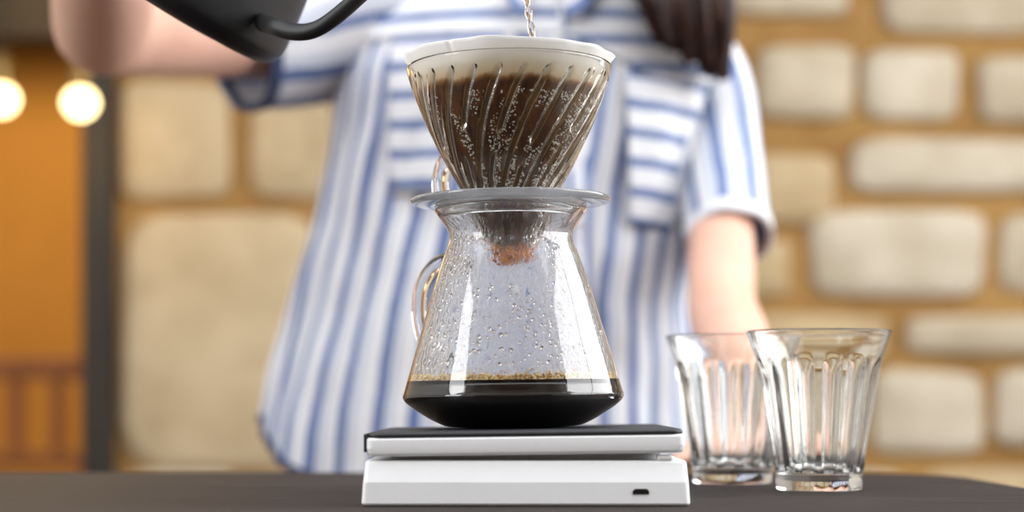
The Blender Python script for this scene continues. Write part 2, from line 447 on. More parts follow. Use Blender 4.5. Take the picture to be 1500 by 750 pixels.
# two glowing pendant lamps in the room behind
def pendant(px, py, d, label):
    p = P(px, py, d)
    t = thing('pendant_lamp', label, 'lamp', (p.x, p.y, p.z), group='pendant lamps in the back room')
    pr = fine([(0, -.028), (.012, -.0255), (.023, -.016), (.0300, -.001), (.0260, .014), (.0165, .0235), (.012, .026)], 4)
    obj('bulb', lathe(pr, 24), M['bulb'], t)
    obj('socket', lathe([(0, .024), (.014, .024), (.017, .032), (.018, .070), (.006, .09), (0, .09)], 24), M['socket'], t)
    obj('cord', add_tube(bmesh.new(), [(0, 0, .085), (0, 0, CEIL-p.z)], .003, 8), M['cord'], t)
    l = bpy.data.lights.new('bulb_light', 'POINT'); l.energy = 0.5; l.color = (1, .66, .32); l.shadow_soft_size = .05
    lo = bpy.data.objects.new('bulb_light', l); C.objects.link(lo); lo.parent = t; lo.location = (0, 0, -.06)
pendant(2, 146, 3.42, 'glowing pendant bulb cut by the left edge of the picture')
pendant(118, 151, 3.42, 'glowing pendant bulb under the raised elbow, beside the dark post')
l = bpy.data.lights.new('back_room_fill', 'POINT'); l.energy = 38; l.color = (1, .76, .44); l.shadow_soft_size = .25  # added unseen fill for the orange room, no lamp fitting
lo = bpy.data.objects.new('back_room_fill', l); C.objects.link(lo); lo.location = (-1.15, 4.35, 2.30)

# wooden chair in the back room
cp = P(-6, 540, 4.45)
ch = thing('wooden_chair', 'orange-brown wooden chair with slatted back, left of the dark post', 'chair', (cp.x, 4.45, 0))
zt, zb = P(0, 524, 4.45).z, P(0, 556, 4.45).z
obj('top_rail', box(-.26, .26, -.014, .014, zb, zt, bevel=.006), M['chair'], ch, False)
obj('lower_rail', box(-.22, .22, -.011, .011, P(0, 684, 4.45).z, P(0, 664, 4.45).z, bevel=.004), M['chair'], ch, False)
for k in range(4):
    x = (-1.5+k)*.102
    obj('slat', box(x-.016, x+.016, -.008, .008, P(0, 666, 4.45).z, zb+.002, bevel=.003), M['chair'], ch, False)
for s in (-1, 1):
    obj('back_leg', add_tube(bmesh.new(), [(s*.235, .05, 0), (s*.235, .02, .42), (s*.235, 0, zb+.005)], [.017, .02, .016]), M['chair'], ch)
    obj('front_leg', add_tube(bmesh.new(), [(s*.22, .42, 0), (s*.22, .42, .43)], [.014, .019]), M['chair'], ch)
obj('seat', box(-.245, .245, .015, .46, .43, .46, bevel=.008), M['chair'], ch, False)

# ------------------------------------------------------------------ table
tb = thing('table', 'dark stained wooden table with a rounded corner, under the scale and tumblers', 'table', (0, .85, 0))
bm = bmesh.new(); Y1 = 1.363; X1 = .322; rad = .10; TH = .032
outl = [(-1.15, .52), (X1, .52)]
for k in range(17):
    a = (PI/2)*k/16; outl.append((X1-rad+rad*math.cos(a), Y1-rad+rad*math.sin(a)))
outl.append((-1.15, Y1))
vs = [bm.verts.new((x, y, TABLE_Z-TH)) for x, y in outl]
f = bm.faces.new(vs); r = bmesh.ops.extrude_face_region(bm, geom=[f])
for v_ in r['geom']:
    if isinstance(v_, bmesh.types.BMVert): v_.co.z = TABLE_Z
tope = [e for e in bm.edges if all(abs(v_.co.z-TABLE_Z) < 1e-6 for v_ in e.verts)]
bmesh.ops.bevel(bm, geom=tope, offset=.003, segments=2, affect='EDGES')
obj('tabletop', bm, M['table'], tb, False, world=True)
for x, y in ((-1.05, .62), (.22, .62), (-1.05, 1.26), (.18, 1.24)):
    obj('leg', box(x-.03, x+.03, y-.03, y+.03, 0, TABLE_Z-TH, bevel=.004), M['table'], tb, False, world=True)

# ------------------------------------------------------------------ scale
TILT = math.radians(-0.75)
SC = Vector((.0072, 1.021, TABLE_Z))
sc = thing('coffee_scale', 'flat white coffee scale with black top pad, under the glass server', 'scale', SC)
hw, hd = .0853, .084
def frustum(bm, rows_, rc, seg=6):
    """stack of rounded rectangles: (hw, hd, z)"""
    rings = []
    for a, b, z in rows_:
        ring = []
        for qx, qy, a0 in ((1, 1, 0), (-1, 1, 90), (-1, -1, 180), (1, -1, 270)):
            for k in range(seg+1):
                t = math.radians(a0+90*k/seg)
                ring.append(bm.verts.new((qx*(a-rc)+rc*math.cos(t), qy*(b-rc)+rc*math.sin(t), z)))
        rings.append(ring)
    n = len(rings[0])
    for p, q in zip(rings, rings[1:]):
        for i in range(n): bm.faces.new((p[i], p[(i+1) % n], q[(i+1) % n], q[i]))
    bm.faces.new(rings[0][::-1]); bm.faces.new(rings[-1]); return bm
def sharp(o, ang=30):
    m = o.modifiers.new('edges', 'EDGE_SPLIT'); m.split_angle = math.radians(ang)
bs_ = obj('base', frustum(bmesh.new(), [(hw-.0006, hd-.0006, .0006), (hw, hd, .0016), (hw-.0007, hd-.0004, .0125), (hw-.0016, hd-.0038, .0226), (hw-.0024, hd-.0050, .0236)], .003), M['scale_white'], sc); sharp(bs_, 12)
for sx_ in (-1, 1):
    for sy_ in (-1, 1):
        obj('foot', lathe([(0, 0), (.006, 0), (.006, .0008), (0, .0008)], 16), M['scale_black'], bs_).location = (sx_*.07, sy_*.07, 0)
pb = bmesh.new()
pv = [(-.0042, -.0014), (.0042, -.0014), (.0042, .0003), (.0030, .0014), (-.0030, .0014), (-.0042, .0003)]
a_ = [pb.verts.new((x, 0, z)) for x, z in pv]; b_ = [pb.verts.new((x, .003, z)) for x, z in pv]
pb.faces.new(a_); pb.faces.new(b_[::-1])
for i in range(6): pb.faces.new((a_[i], a_[(i+1) % 6], b_[(i+1) % 6], b_[i]))
po = obj('charging_port', pb, M['port'], bs_, False); po['label'] = 'small black charging port'
po.location = (P(938, 0, .941).x-SC.x, -hd-.0002, .0078)
# middle step and hinge nub seen in the gap
obj('load_cell', frustum(bmesh.new(), [(.072, .066, .0230), (.072, .066, .0290)], .01), M['scale_white'], sc)
obj('side_nub', box(.0685, .0765, -.080, -.070, .0234, .0266, bevel=.0012), M['scale_white'], sc)
prow = [(hw-.0040, hd-.0035, .0003), (hw-.0028, hd-.0022, .0018), (hw-.0022, hd-.0018, .0045), (hw-.0022, hd-.0022, .0090), (hw-.0030, hd-.0034, .0100)]
pf = obj('platform', frustum(bmesh.new(), prow, .004), M['scale_white'], sc); sharp(pf, 14)
pf.location = (0, 0, .0264); pf.rotation_euler = (0, TILT, 0)
# black pad lies on the platform and folds down over its left side
pd = obj('top_pad', frustum(bmesh.new(), [(hw-.0042, hd-.0036, .0098), (hw-.0034, hd-.0026, .0104), (hw-.0034, hd-.0026, .0118), (hw-.0044, hd-.0036, .0127), (hw-.0070, hd-.0062, .0130)], .006), M['scale_black'], pf)
obj('pad_flap', box(-hw+.0010, -hw+.0026, -hd+.004, hd-.004, .0026, .0122, bevel=.0006), M['scale_black'], pf, False)
PAD = .0264+.0130

# ------------------------------------------------------------------ glass server
SV = Vector((P(752.5, 0, 1.026).x, 1.026, TABLE_Z+PAD+.0004))
ROT = (0, TILT, 0)
sv = thing('glass_server', 'clear glass coffee server with flared base, dark coffee in the bottom, on the scale', 'coffee server', SV, ROT); sv.scale = (1, 1, .968)
outer = [(.0001, .0), (.020, .0), (.036, .0004), (.0445, .0035), (.0540, .0092), (.0604, .0140), (.0622, .0165), (.0626, .0187), (.0616, .0220), (.0570, .0385), (.0510, .0590), (.0450, .0800),
         (.0390, .0985), (.0362, .1060), (.0351, .1105), (.0356, .1145), (.0385, .1195), (.0425, .1255), (.0432, .1266)]
of = fine(outer, 5)
def offset(prof, d):
    out = []
    for i, (r, z) in enumerate(prof):
        a = prof[max(i-1, 0)]; b = prof[min(i+1, len(prof)-1)]
        tx, tz = b[0]-a[0], b[1]-a[1]; L = math.hypot(tx, tz) or 1
        out.append((max(r-d*tz/L, .0001), z+d*tx/L))
    return out
inn = offset(of, .0019)
prof = of+[(.0433, .1276), (.0424, .1281)]+inn[::-1]
LIP = math.radians(-38)
def lipfn(i, a, r, z):
    if z > .112:
        d = (a-LIP+PI) % (2*PI)-PI
        k = math.exp(-(d/.16)**2)*smooth((z-.112)/.016)
        return r+k*.0035, z-k*.0022
    return r, z
no = len(of)+1
bm = lathe(prof, 128, fn=lipfn)
sb_ = obj('body', bm, M['glass'], sv)
sb_.data.materials.append(M['fogged'])
seg = 128
for p in sb_.data.polygons:      # the inner face of the wall, above the coffee, is fogged
    ring = p.index//seg
    if ring > no:
        zc_ = sum(sb_.data.vertices[i].co.z for i in p.vertices)/4
        if .030 < zc_ < .125: p.material_index = 1
ha = math.radians(133)
def radial(rho, z, a=ha): return Vector((rho*math.cos(a), rho*math.sin(a), z))
hp = catmull([radial(.0398, .0955), radial(.050, .1005), radial(.0655, .0985), radial(.078, .087), radial(.0815, .070), radial(.0765, .053), radial(.066, .043), radial(.0555, .0405)], 6)
obj('handle', add_tube(bmesh.new(), hp, .0042, 16, flat=1.25), M['glass'], sv)
# drops of condensed water on the inside of the glass
bm = bmesh.new()
icos = bmesh.new(); bmesh.ops.create_icosphere(icos, subdivisions=2, radius=1)
IV = [v_.co.copy() for v_ in icos.verts]; IF = [[v_.index for v_ in f_.verts] for f_ in icos.faces]; icos.free()
def add_ico(bm, m):
    vs = [bm.verts.new(m @ c) for c in IV]
    for f_ in IF: bm.faces.new([vs[i] for i in f_])
itab = sorted((z, r) for r, z in inn if z > .02)
for k in range(1500):
    z = random.uniform(.034, .112) if k < 1200 else random.uniform(.085, .115)
    r = interp(itab, z)[0]; a = random.uniform(PI, 2*PI) if k % 5 else random.uniform(0, PI)
    s = random.choice([.0004, .0005, .0006, .0008, .0011]); 
    if z > .080 and abs((a+PI/2+PI) % (2*PI)-PI) < .55: continue
    st = random.choice([1, 1, 1.2, 1.6, 3.0]) if s < .0007 else 1.1
    m = Matrix.Translation((r*math.cos(a)*.9995, r*math.sin(a)*.9995, z)) @ Matrix.Rotation(a, 4, 'Z') @ Matrix.Diagonal((s*.5, s, s*st, 1))
    add_ico(bm, m)
obj('condensation', bm, M['water'], sv, recalc=False)['kind'] = 'stuff'

# brewed coffee in the server
cf = thing('brewed_coffee', 'dark brewed coffee with golden foam edge, in the glass server', 'coffee', SV, ROT); cf.scale = (1, 1, .968)
LEV = .0270
cin = [(r, z) for r, z in offset(of, .0016) if z < LEV]
cin = [(.0001, cin[0][1])]+cin[1:]+[(interp(itab, LEV)[0]+.0002, LEV), (.0001, LEV)]
obj('liquid', lathe(cin, 96), M['coffee'], cf)
bm = bmesh.new()
rl = interp(itab, LEV)[0]
for k in range(2200):
    a = random.uniform(0, 2*PI); q = random.random()**2
    s = random.uniform(.0005, .0012); zz = LEV-.0004+random.random()**1.2*.0040*(1-q); rr = interp(itab, zz)[0]-s*1.1-q*.006
    add_ico(bm, Matrix.Translation((rr*math.cos(a), rr*math.sin(a), zz)) @ Matrix.Scale(s, 4))
fo = obj('foam', bm, M['bubble'], cf, recalc=False); fo['kind'] = 'stuff'; fo['label'] = 'ring of golden foam bubbles'

# ------------------------------------------------------------------ dripper
Rm = Euler(ROT).to_matrix()
DR = SV+Rm @ Vector((0, 0, .1268))
dr = thing('glass_dripper', 'clear glass pour-over dripper with spiral ribs, on top of the glass server', 'dripper', DR, ROT); dr.scale = (1, 1, 1.035)
cone = [(.0168, -.0235), (.0195, -.0150), (.0228, -.0060), (.0268, .0050), (.0335, .0160), (.0405, .0290), (.0472, .0426), (.0532, .0575), (.0566, .0672), (.0581, .0735)]
cf_ = fine(cone, 10)
ci = offset(cf_, .0022)
Z0, Z1 = cone[0][1], cone[-1][1]
def rib(a, z, r):
    t = (z-Z0)/(Z1-Z0); h = 0
    tw = math.radians(58)*(t**.9)
    ph = (a-tw)/(2*PI)*24
    for kk in (math.floor(ph), math.floor(ph)+1):
        arc = abs(ph-kk)/24*2*PI*r
        k = kk % 24
        wd = (.0026 if k % 2 == 0 else .0023)*min(1, .45+r/.075)
        if k % 2 == 0: e = smooth((t-.0)/.04)*smooth((.955-t)/.03)
        else: e = max(smooth((t-.56-.05*math.sin(k*2.1))/.05)*smooth((.955-t)/.03), smooth((t-.14)/.05)*smooth((.50+.06*math.sin(k*1.7)-t)/.05))
        if arc < wd*e+1e-9 and e > .02:
            h = max(h, .0020*e*math.sqrt(max(0, 1-(arc/(wd*e))**3.2)))
    return h
def ribfn(i, a, r, z):
    if i > len(cf_)+1: return r-rib(a, z, r), z
    return r-.25*rib(a, z, r), z
prof = cf_+[(.0577, .0745), (.0566, .0744)]+ci[::-1]
obj('cone', lathe(prof, 576, closed=True, fn=ribfn), M['glass'], dr)
# base plate: a wide disc with rolled edge that rests on the rim of the server
fl = fine([(.0272, .0030), (.034, .0016), (.046, .0013), (.0535, .0020), (.0562, .0026), (.0568, .0014), (.0562, .0002), (.0535, -.0007), (.046, -.0015), (.0405, -.0020), (.0400, -.0070), (.0375, -.0072), (.0370, -.0022), (.030, -.0022), (.0262, -.0010)], 3)
obj('base_plate', lathe(fl, 128, closed=True), M['plate'], dr)
hp = catmull([radial(.0375, .0290), radial(.047, .0300), radial(.0565, .0265), radial(.0605, .0180), radial(.0590, .0080), radial(.0545, .0030)], 6)
obj('handle', add_tube(bmesh.new(), hp, .0046, 16, flat=1.3), M['glass'], dr)

# paper filter
pfz = thing('paper_filter', 'white paper filter soaked brown by coffee, inside the glass dripper', 'coffee filter', DR, ROT); pfz.scale = (1, 1, 1.035)
fp = [(r-.0022, z) for r, z in ci if z > -.02]
fp = [(.0001, -.0315), (.004, -.0312), (.0080, -.0290), (.0105, -.0245)]+fp+[(.0548, .0745), (.0566, .0765), (.0582, .0785), (.0594, .0800)]
# (fine steps at the top so the rim can wave)
def wave(i, a, r, z):
    k = smooth((z-.066)/.016)
    wv = math.sin(a*7+1.0)*.5+math.sin(a*11+2.2)*.35+math.sin(a*17)*.25
    pl_ = .0
    d = (a-math.radians(-124)+PI) % (2*PI)-PI
    return r+k*(.0011*wv-.0012*math.exp(-(d/.03)**2)), z+k*(.0008*math.sin(a*2-.6)+.0003*wv)
def press(i, a, r, z):
    r, z = wave(i, a, r, z)
    if -.02 < z < .068: r += .0013*(1-min(1, rib(a, z, r+.0022)/.0018))*smooth((z+.02)/.01)*smooth((.068-z)/.01)
    return r, z
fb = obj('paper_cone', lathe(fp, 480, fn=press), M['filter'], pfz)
at = fb.data.attributes.new('edge', 'FLOAT', 'POINT')  # mask for the painted rib glints
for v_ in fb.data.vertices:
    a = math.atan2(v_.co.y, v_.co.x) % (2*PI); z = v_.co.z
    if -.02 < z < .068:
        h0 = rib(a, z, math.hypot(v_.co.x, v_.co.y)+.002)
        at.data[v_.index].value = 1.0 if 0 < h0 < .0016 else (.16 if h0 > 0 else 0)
m = fb.modifiers.new('thick', 'SOLIDIFY'); m.thickness = .0003; m.offset = -1
bm = bmesh.new(); ftab = sorted((z, r) for r, z in fp if z > -.02)
for k in range(5200):
    z = random.uniform(.003, .055); a = random.uniform(PI*.95, 2.05*PI) if k < 4600 else random.uniform(0, PI)
    t_ = (z-Z0)/(Z1-Z0); ph = ((a-math.radians(58)*t_**.9)/(2*PI)*24) % 2
    if rib(a, z, interp(ftab, z)[0]+.0022) > 0: continue
    if noise.noise(Vector((a*5, z*40, 3))) < -.05-.3*math.cos(a): continue  # denser on the right, following the window glints
    r = interp(ftab, z)[0]+.0013; s = random.choice((.0003, .0004, .0005, .0006))
    add_ico(bm, Matrix.Translation(((r+s*.5)*math.cos(a), (r+s*.5)*math.sin(a), z)) @ Matrix.Scale(s, 4))
wd_ = obj('froth_beads', bm, M['froth'], pfz, recalc=False); wd_['kind'] = 'stuff'
bm = bmesh.new()
for k in range(46):
    a = random.uniform(0, 2*PI); z = -.0325+random.random()**1.3*.014; r = interp([(-.0335, .003), (-.030, .009), (-.0245, .0118), (-.018, .0135)], z)[0]
    add_ball(bm, (r*math.cos(a), r*math.sin(a), z), random.uniform(.0016, .0034), 2)
dm = fuse(bm, .0007, 3)
o = link('wet_tip', dm, M['drip'], pfz); o['label'] = 'wet orange-brown tip with clinging coffee drops'

sl = thing('coffee_slurry', 'wet brown coffee grounds filling the paper filter', 'coffee grounds', DR, ROT); sl.scale = (1, 1, 1.035)
sp = [(max(r-.0006, .0002), z) for r, z in fp if -.02 < z < .0590]
sp = [(.0001, sp[0][1])]+sp+[(sp[-1][0]-.004, .0585), (.030, .0560), (.012, .0545), (.0001, .0540)]
obj('grounds', lathe(sp, 96, fn=lambda i, a, r, z: (r, z+(.0008*noise.noise(Vector((r*400*math.cos(a), r*400*math.sin(a), 0))) if i > len(sp)-5 else 0))), M['slurry'], sl)

# ------------------------------------------------------------------ tumblers
def tumbler_mesh():
    H = .0940
    out_ = [(.0001, .0012), (.018, .0008), (.0238, 0), (.0252, .0012), (.0256, .0060), (.0254, .0100), (.0262, .0125), (.0280, .0250), (.0306, .0420), (.0335, .0600), (.0352, .0690), (.0372, .0770), (.0400, .0860), (.0424, .0925), (.0430, .0938)]
    o_ = fine(out_, 5)
    in_ = [(.0424, .0944), (.0414, .0938), (.0386, .0860), (.0356, .0770), (.0332, .0690), (.0312, .0600), (.0284, .0420), (.0258, .0250), (.0238, .0150), (.0215, .0118), (.0150, .0105), (.0001, .0100)]
    i_ = fine(in_, 4)
    n = len(o_); NF = 14
    def fn(i, a, r, z):
        if i < n:
            e = smooth((z-.0105)/.004)*smooth((.0800-z)/.012)
            q = (a*NF/(2*PI)) % 1; x = abs(q-.5)/.33
            return r-e*.0024*max(0, 1-x*x)**.8+e*.0004, z
        return r, z
    bm = lathe(o_+i_, 320, fn=fn)
    bmesh.ops.recalc_face_normals(bm, faces=bm.faces)
    me = bpy.data.meshes.new('tumbler'); bm.to_mesh(me); bm.free(); return me
tm = tumbler_mesh()
for px, d, rz, lab in ((1199.5, 1.104, .05, 'fluted clear glass tumbler, the nearer and sharper of the two'),
                       (1073, 1.190, .25, 'fluted clear glass tumbler, the blurred one between scale and nearer tumbler')):
    o = link('glass_tumbler', tm, M['tumbler']); o.location = (P(px, 0, d).x, d, TABLE_Z+.0002); o.rotation_euler = (0, 0, rz); o.scale = (1.025,)*3
    tag(o, lab, 'tumbler', 'fluted glass tumblers on the table')

# ------------------------------------------------------------------ kettle
AZ = math.radians(-15.96); TL = math.radians(34.56)
kM = Matrix.Rotation(AZ, 4, 'Z') @ Matrix.Rotation(TL, 4, 'Y')
KB = P(246.9, 4.8, 1.12)
kM.translation = KB
ke = thing('gooseneck_kettle', 'matte black gooseneck kettle tilted to pour, held above the table', 'kettle', KB, kM.to_euler())
kI = kM.inverted()
body = fine([(.060, 0), (.0665, .0006), (.0715, .0035), (.0745, .0085), (.0755, .0140), (.0735, .030), (.0705, .050), (.0670, .070), (.0630, .090), (.0590, .110), (.0560, .130), (.0548, .1330)], 4)
obj('body', lathe([(.0001, .0)]+body+[(.0500, .1335), (.0001, .1335)], 96), M['kettle'], ke)
obj('base_plate', lathe([(.0001, -.0020), (.050, -.0020), (.0515, -.0008), (.0515, .001), (.0001, .001)], 64), M['kettle_base'], ke).location = (-.006, 0, 0)
SA = kI @ P(402, 38, 1.051); SA = math.atan2(SA.y, SA.x); HR = Matrix.Rotation(SA, 4, 'Z')
obj('lid', lathe(fine([(.0500, .1330), (.0490, .1360), (.030, .1400), (.010, .1410), (.0001, .1410)], 4), 64), M['kettle'], ke)
obj('lid_knob', lathe(fine([(.0001, .1405), (.006, .1410), (.0065, .1500), (.0115, .1540), (.0115, .1600), (.0001, .1625)], 4), 32), M['kettle_base'], ke)
spts = [(386, 33, 1.028), (402, 38, 1.004), (424, 45.5, .996), (446, 47, .990), (466, 41.5, .986), (486, 29, .983), (508, 11, .981), (535, -13, .979), (575, -44, .977), (630, -72, .976), (690, -84, .977), (735, -80, .978), (760, -63, .979), (770, -42, .980)]
sp_ = catmull([kI @ P(q[0], q[1], q[2]*1.0469) for q in spts], 5)
nr = len(sp_)
obj('spout', add_tube(bmesh.new(), sp_, [lerp(.0056, .0046, smooth(i/nr*3)) if i < nr*.6 else lerp(.0046, .0038, (i/nr-.6)/.4) for i in range(nr)], 20), M['kettle_base'], ke)
hpts = catmull([HR @ Vector(q) for q in ((-.052, 0, .122), (-.075, 0, .132), (-.105, 0, .128), (-.122, 0, .108), (-.125, 0, .070), (-.118, 0, .030), (-.110, 0, .012))], 5)
obj('handle', add_tube(bmesh.new(), hpts, [.008]*6+[.0105]*(len(hpts)-8)+[.010, .008], 16), M['kettle_base'], ke)

# thin stream of hot water
st = catmull([P(770, -43, 1.026), P(771, -15, 1.026), P(773.5, 8, 1.026), P(776, 28, 1.026), P(780.5, 52, 1.026), P(784, 85, 1.026), P(786, 118, 1.027)], 10)
bm = add_tube(bmesh.new(), st, [.0022+.0004*math.sin(i*.55)-.0006*i/len(st) for i in range(len(st))], 16)
ws = obj('water_stream', bm, M['water']); tag(ws, 'thin clear stream of water falling from the kettle into the filter', 'water')

# ------------------------------------------------------------------ person
D0 = 1.88
pr_ = thing('person', 'person in a blue and white striped short-sleeved shirt, long dark hair, pouring from a kettle', 'person', (P(760, 0, D0).x, D0, 0))
bm = bmesh.new()
def limb(pts):
    for (a, ra), (b, rb) in zip(pts, pts[1:]): add_cone(bm, a, b, ra, rb)
hipc = P(745, 700, D0+.02)
shR = P(575, 25, D0); shL = P(1018, 92, D0+.01); nk = P(832, -70, D0+.0); hdz = P(838, -250, D0-.03)
limb([(P(752, 660, D0+.02), .125), (P(755, 450, D0+.02), .105), (P(770, 250, D0+.01), .115), (P(790, 90, D0+.01), .105)])
add_ball(bm, P(700, 690, D0+.03), .12, 3); add_ball(bm, P(800, 690, D0+.03), .12, 3)
limb([(P(640, 60, D0+.01), .085), (P(935, 80, D0+.01), .072)])
limb([(P(812, 20, D0+.01), .075), (nk, .052), (P(838, -160, D0-.01), .050)])
# the arm that holds the kettle
bar = [kM @ HR @ Vector((-.124, 0, z)) for z in (.105, .040)]
bdir = (bar[0]-bar[1]).normalized(); bc = (bar[0]+bar[1])/2
outd = (kM.to_3x3() @ HR.to_3x3() @ Vector((-1, 0, 0))).normalized()
side = bdir.cross(outd).normalized()
elbow = P(150, 38, 1.588)
palm = bc+outd*.030+side*.012
wrist = palm+(elbow-palm).normalized()*.085+Vector((0, 0, .01))
limb([(shR, .055), (P(440, 40, D0-.03), .050), (P(345, 46, D0-.07), .046), (elbow, .0435), (lerp(elbow, wrist, .3), .043), (lerp(elbow, wrist, .75), .031), (wrist, .026)])
limb([(wrist, .026), (palm, .027)])
for k in range(4):
    o_ = bdir*(1.5-k)*.0185
    knu = bc+outd*.034+side*.020+o_; limb([(palm+o_*.6, .016), (knu, .0115)])
    R_ = .0225; chain = []
    for ang in (40, 95, 150, 205):
        a = math.radians(ang); chain.append(bc+o_+(outd*math.cos(a)+side*math.sin(a))*R_)
    limb([(knu, .0110), (chain[0], .0100), (chain[1], .0092), (chain[2], .0086), (chain[3], .0078)])
th = bc+outd*.02-side*.020+bdir*.036
limb([(palm+bdir*.02, .018), (th, .0125), (bc-side*.024+bdir*.050-outd*.004, .0105), (bc-side*.012+bdir*.058-outd*.020, .009)])
# the arm that rests on the table
elL = P(1057, 452, 1.69); wrL = Vector((.190, 1.405, TABLE_Z+.050)); pmL = Vector((.180, 1.335, TABLE_Z+.030))
limb([(shL, .040), (P(1056, 250, 1.818), .032), (elL, .0325), (lerp(elL, wrL, .3), .033), (lerp(elL, wrL, .8), .026), (wrL, .023)])
limb([(wrL, .023), (pmL+Vector((-.016, 0, 0)), .020)]); limb([(wrL, .023), (pmL+Vector((.016, 0, 0)), .020)])
for k, (dx, L) in enumerate(((-.030, .058), (-.010, .066), (.011, .062), (.031, .050))):
    b0 = Vector((pmL.x+dx, pmL.y-.018, TABLE_Z+.026)); b1 = b0+Vector((dx*.15, -L*.42, -.001)); b2 = b0+Vector((dx*.25, -L*.75, -.008)); b3 = b0+Vector((dx*.28, -L, -.016))
    limb([(pmL+Vector((dx*.6, 0, 0)), .016), (b0, .0105), (b1, .0095), (b2, .0088), (b3, .0080)])
b0 = pmL+Vector((-.040, -.005, -.010))
limb([(pmL+Vector((-.018, .03, -.002)), .017), (b0, .0115), (b0+Vector((-.016, -.026, -.008)), .0100), (b0+Vector((-.020, -.048, -.010)), .0088)])
# legs
for s in (-1, 1):
    hp_ = Vector((hipc.x+s*.075, D0+.03, .82)); kn = Vector((hipc.x+s*.085, D0+.02, .46)); an = Vector((hipc.x+s*.09, D0+.04, .09))
    limb([(hp_, .085), (kn, .055), (an, .036)]); limb([(an-Vector((0, 0, .04)), .034), (an+Vector((s*.015, -.14, -.06)), .026)])
# head
hc = hdz
add_ball(bm, hc+Vector((0, .012, .025)), .092, 3, (.84, 1.02, 1.05)); add_ball(bm, hc+Vector((0, -.018, -.035)), .066, 3, (.88, 1.0, 1.15))
add_cone(bm, hc+Vector((0, -.045, -.085)), hc+Vector((0, -.040, -.070)), .028, .030)
add_cone(bm, hc+Vector((0, -.086, .012)), hc+Vector((0, -.103, -.022)), .008, .0125)
for s in (-1, 1):
    add_ball(bm, hc+Vector((s*.078, .010, -.005)), .024, 2, (.35, .7, 1.2)); add_ball(bm, hc+Vector((s*.036, -.060, -.022)), .030, 2)
add_cone(bm, hc+Vector((-.016, -.084, -.055)), hc+Vector((.016, -.084, -.055)), .007, .007)
me = fuse(bm, .0055, 6)
bo = link('body', me, M['skin'], pr_, world=True)
for s in (-1, 1):
    ey = obj('eye', add_ball(bmesh.new(), hc+Vector((s*.032, -.0725, .006)), .0115, 2, (1.25, 1, .8)), M['eye'], bo, world=True)
    obj('iris', add_ball(bmesh.new(), hc+Vector((s*.032, -.0815, .006)), .0052, 2, (1, .7, 1)), M['hair'], bo, world=True)
    obj('eyebrow', add_tube(bmesh.new(), [hc+Vector((s*.016, -.083, .024)), hc+Vector((s*.033, -.082, .029)), hc+Vector((s*.050, -.072, .025))], [.0022, .0028, .0015], 8), M['hair'], bo, world=True)
obj('lips', add_ball(bmesh.new(), hc+Vector((0, -.091, -.056)), .012, 2, (1.7, .45, .55)), M['lips'], bo, world=True)

# trousers and shoes
bm = bmesh.new()
limb([(P(690, 690, D0+.03), .135), (P(810, 690, D0+.03), .135)])
for s in (-1, 1):
    limb([(Vector((hipc.x+s*.075, D0+.03, .80)), .105), (Vector((hipc.x+s*.085, D0+.02, .46)), .073), (Vector((hipc.x+s*.09, D0+.04, .10)), .060)])
link('trousers', fuse(bm, .010, 5), M['trousers'], pr_, world=True)
for s in (-1, 1):
    bm = bmesh.new(); a = Vector((hipc.x+s*.09, D0+.05, .045))
    limb([(a, .044), (a+Vector((s*.008, -.09, -.002)), .043), (a+Vector((s*.015, -.165, -.008)), .035)])
    link('shoe', fuse(bm, .006, 4), M['cord'], pr_, world=True)

# shirt: rows of the outline (y, left, right, half depth)
rows_ = [(-110, 775, 890, .060), (-75, 745, 925, .066), (-40, 660, 965, .080), (0, 590, 1010, .098), (40, 540, 1042, .110), (80, 508, 1056, .118), (120, 494, 1054, .124), (160, 490, 1048, .128), (220, 481, 1040, .130),
         (330, 457, 1024, .132), (450, 425, 1012, .136), (600, 388, 1022, .142), (720, 368, 1032, .146)]
ztab = [(y, (l+r_)/2, (r_-l)/2, hd_) for y, l, r_, hd_ in rows_]
def torso(th_, y, out=0.0):
    """th_ = -90 deg is the front"""
    c, hwp, hd_ = interp(ztab, y)
    cs, sn = math.cos(th_), math.sin(th_)
    e = .82
    u = math.copysign(abs(cs)**e, cs); v_ = math.copysign(abs(sn)**e, sn)
    fold = 0
    if y > 60:
        k = smooth((y-60)/250)
        fold = k*(.010*noise.noise(Vector((th_*3.2+y*.0016, y*.0022, 1.0)))+.006*noise.noise(Vector((th_*7+y*.003, y*.003, 5.0))))
    fold += .004*noise.noise(Vector((th_*4, y*.012, 9.0)))
    hw_ = hwp*D0/F
    x = (c-750)*D0/F+u*(hw_+fold+out); yy = D0+v_*(hd_+fold+out)
    return Vector((x, yy, CAM_Z+(HY-y)*D0/F))
def sheet(name, fn, nu, nv, stripe, mat, parent, closed=False, thick=.0012):
    bm = bmesh.new(); g_ = []
    for j in range(nv+1):
        row = []
        for i in range(nu if closed else nu+1):
            row.append(bm.verts.new(fn(i/nu, j/nv)))
        g_.append(row)
    n = len(g_[0])
    for j in range(nv):
        for i in range(n if closed else n-1):
            bm.faces.new((g_[j][i], g_[j][(i+1) % n], g_[j+1][(i+1) % n], g_[j+1][i]))
    me = bpy.data.meshes.new(name); bm.to_mesh(me); bm.free()
    at = me.attributes.new('stripe', 'FLOAT', 'POINT'); k = 0
    for j in range(nv+1):
        for i in range(n):
            at.data[k].value = stripe(i/nu, j/nv); k += 1
    o = link(name, me, mat, parent, world=True)
    m = o.modifiers.new('thick', 'SOLIDIFY'); m.thickness = thick; m.offset = 0
    return o
def front(th_): return abs((th_+PI/2+PI) % (2*PI)-PI)
def y_hem(th_): return 712-98*abs(math.cos(th_))**3.5
def y_yoke(th_):   # seam between yoke and body, image row
    s = math.cos(th_); return (78 if s < 0 else lerp(78, 140, smooth(s*1.6))) if math.sin(th_) < 0 else 90
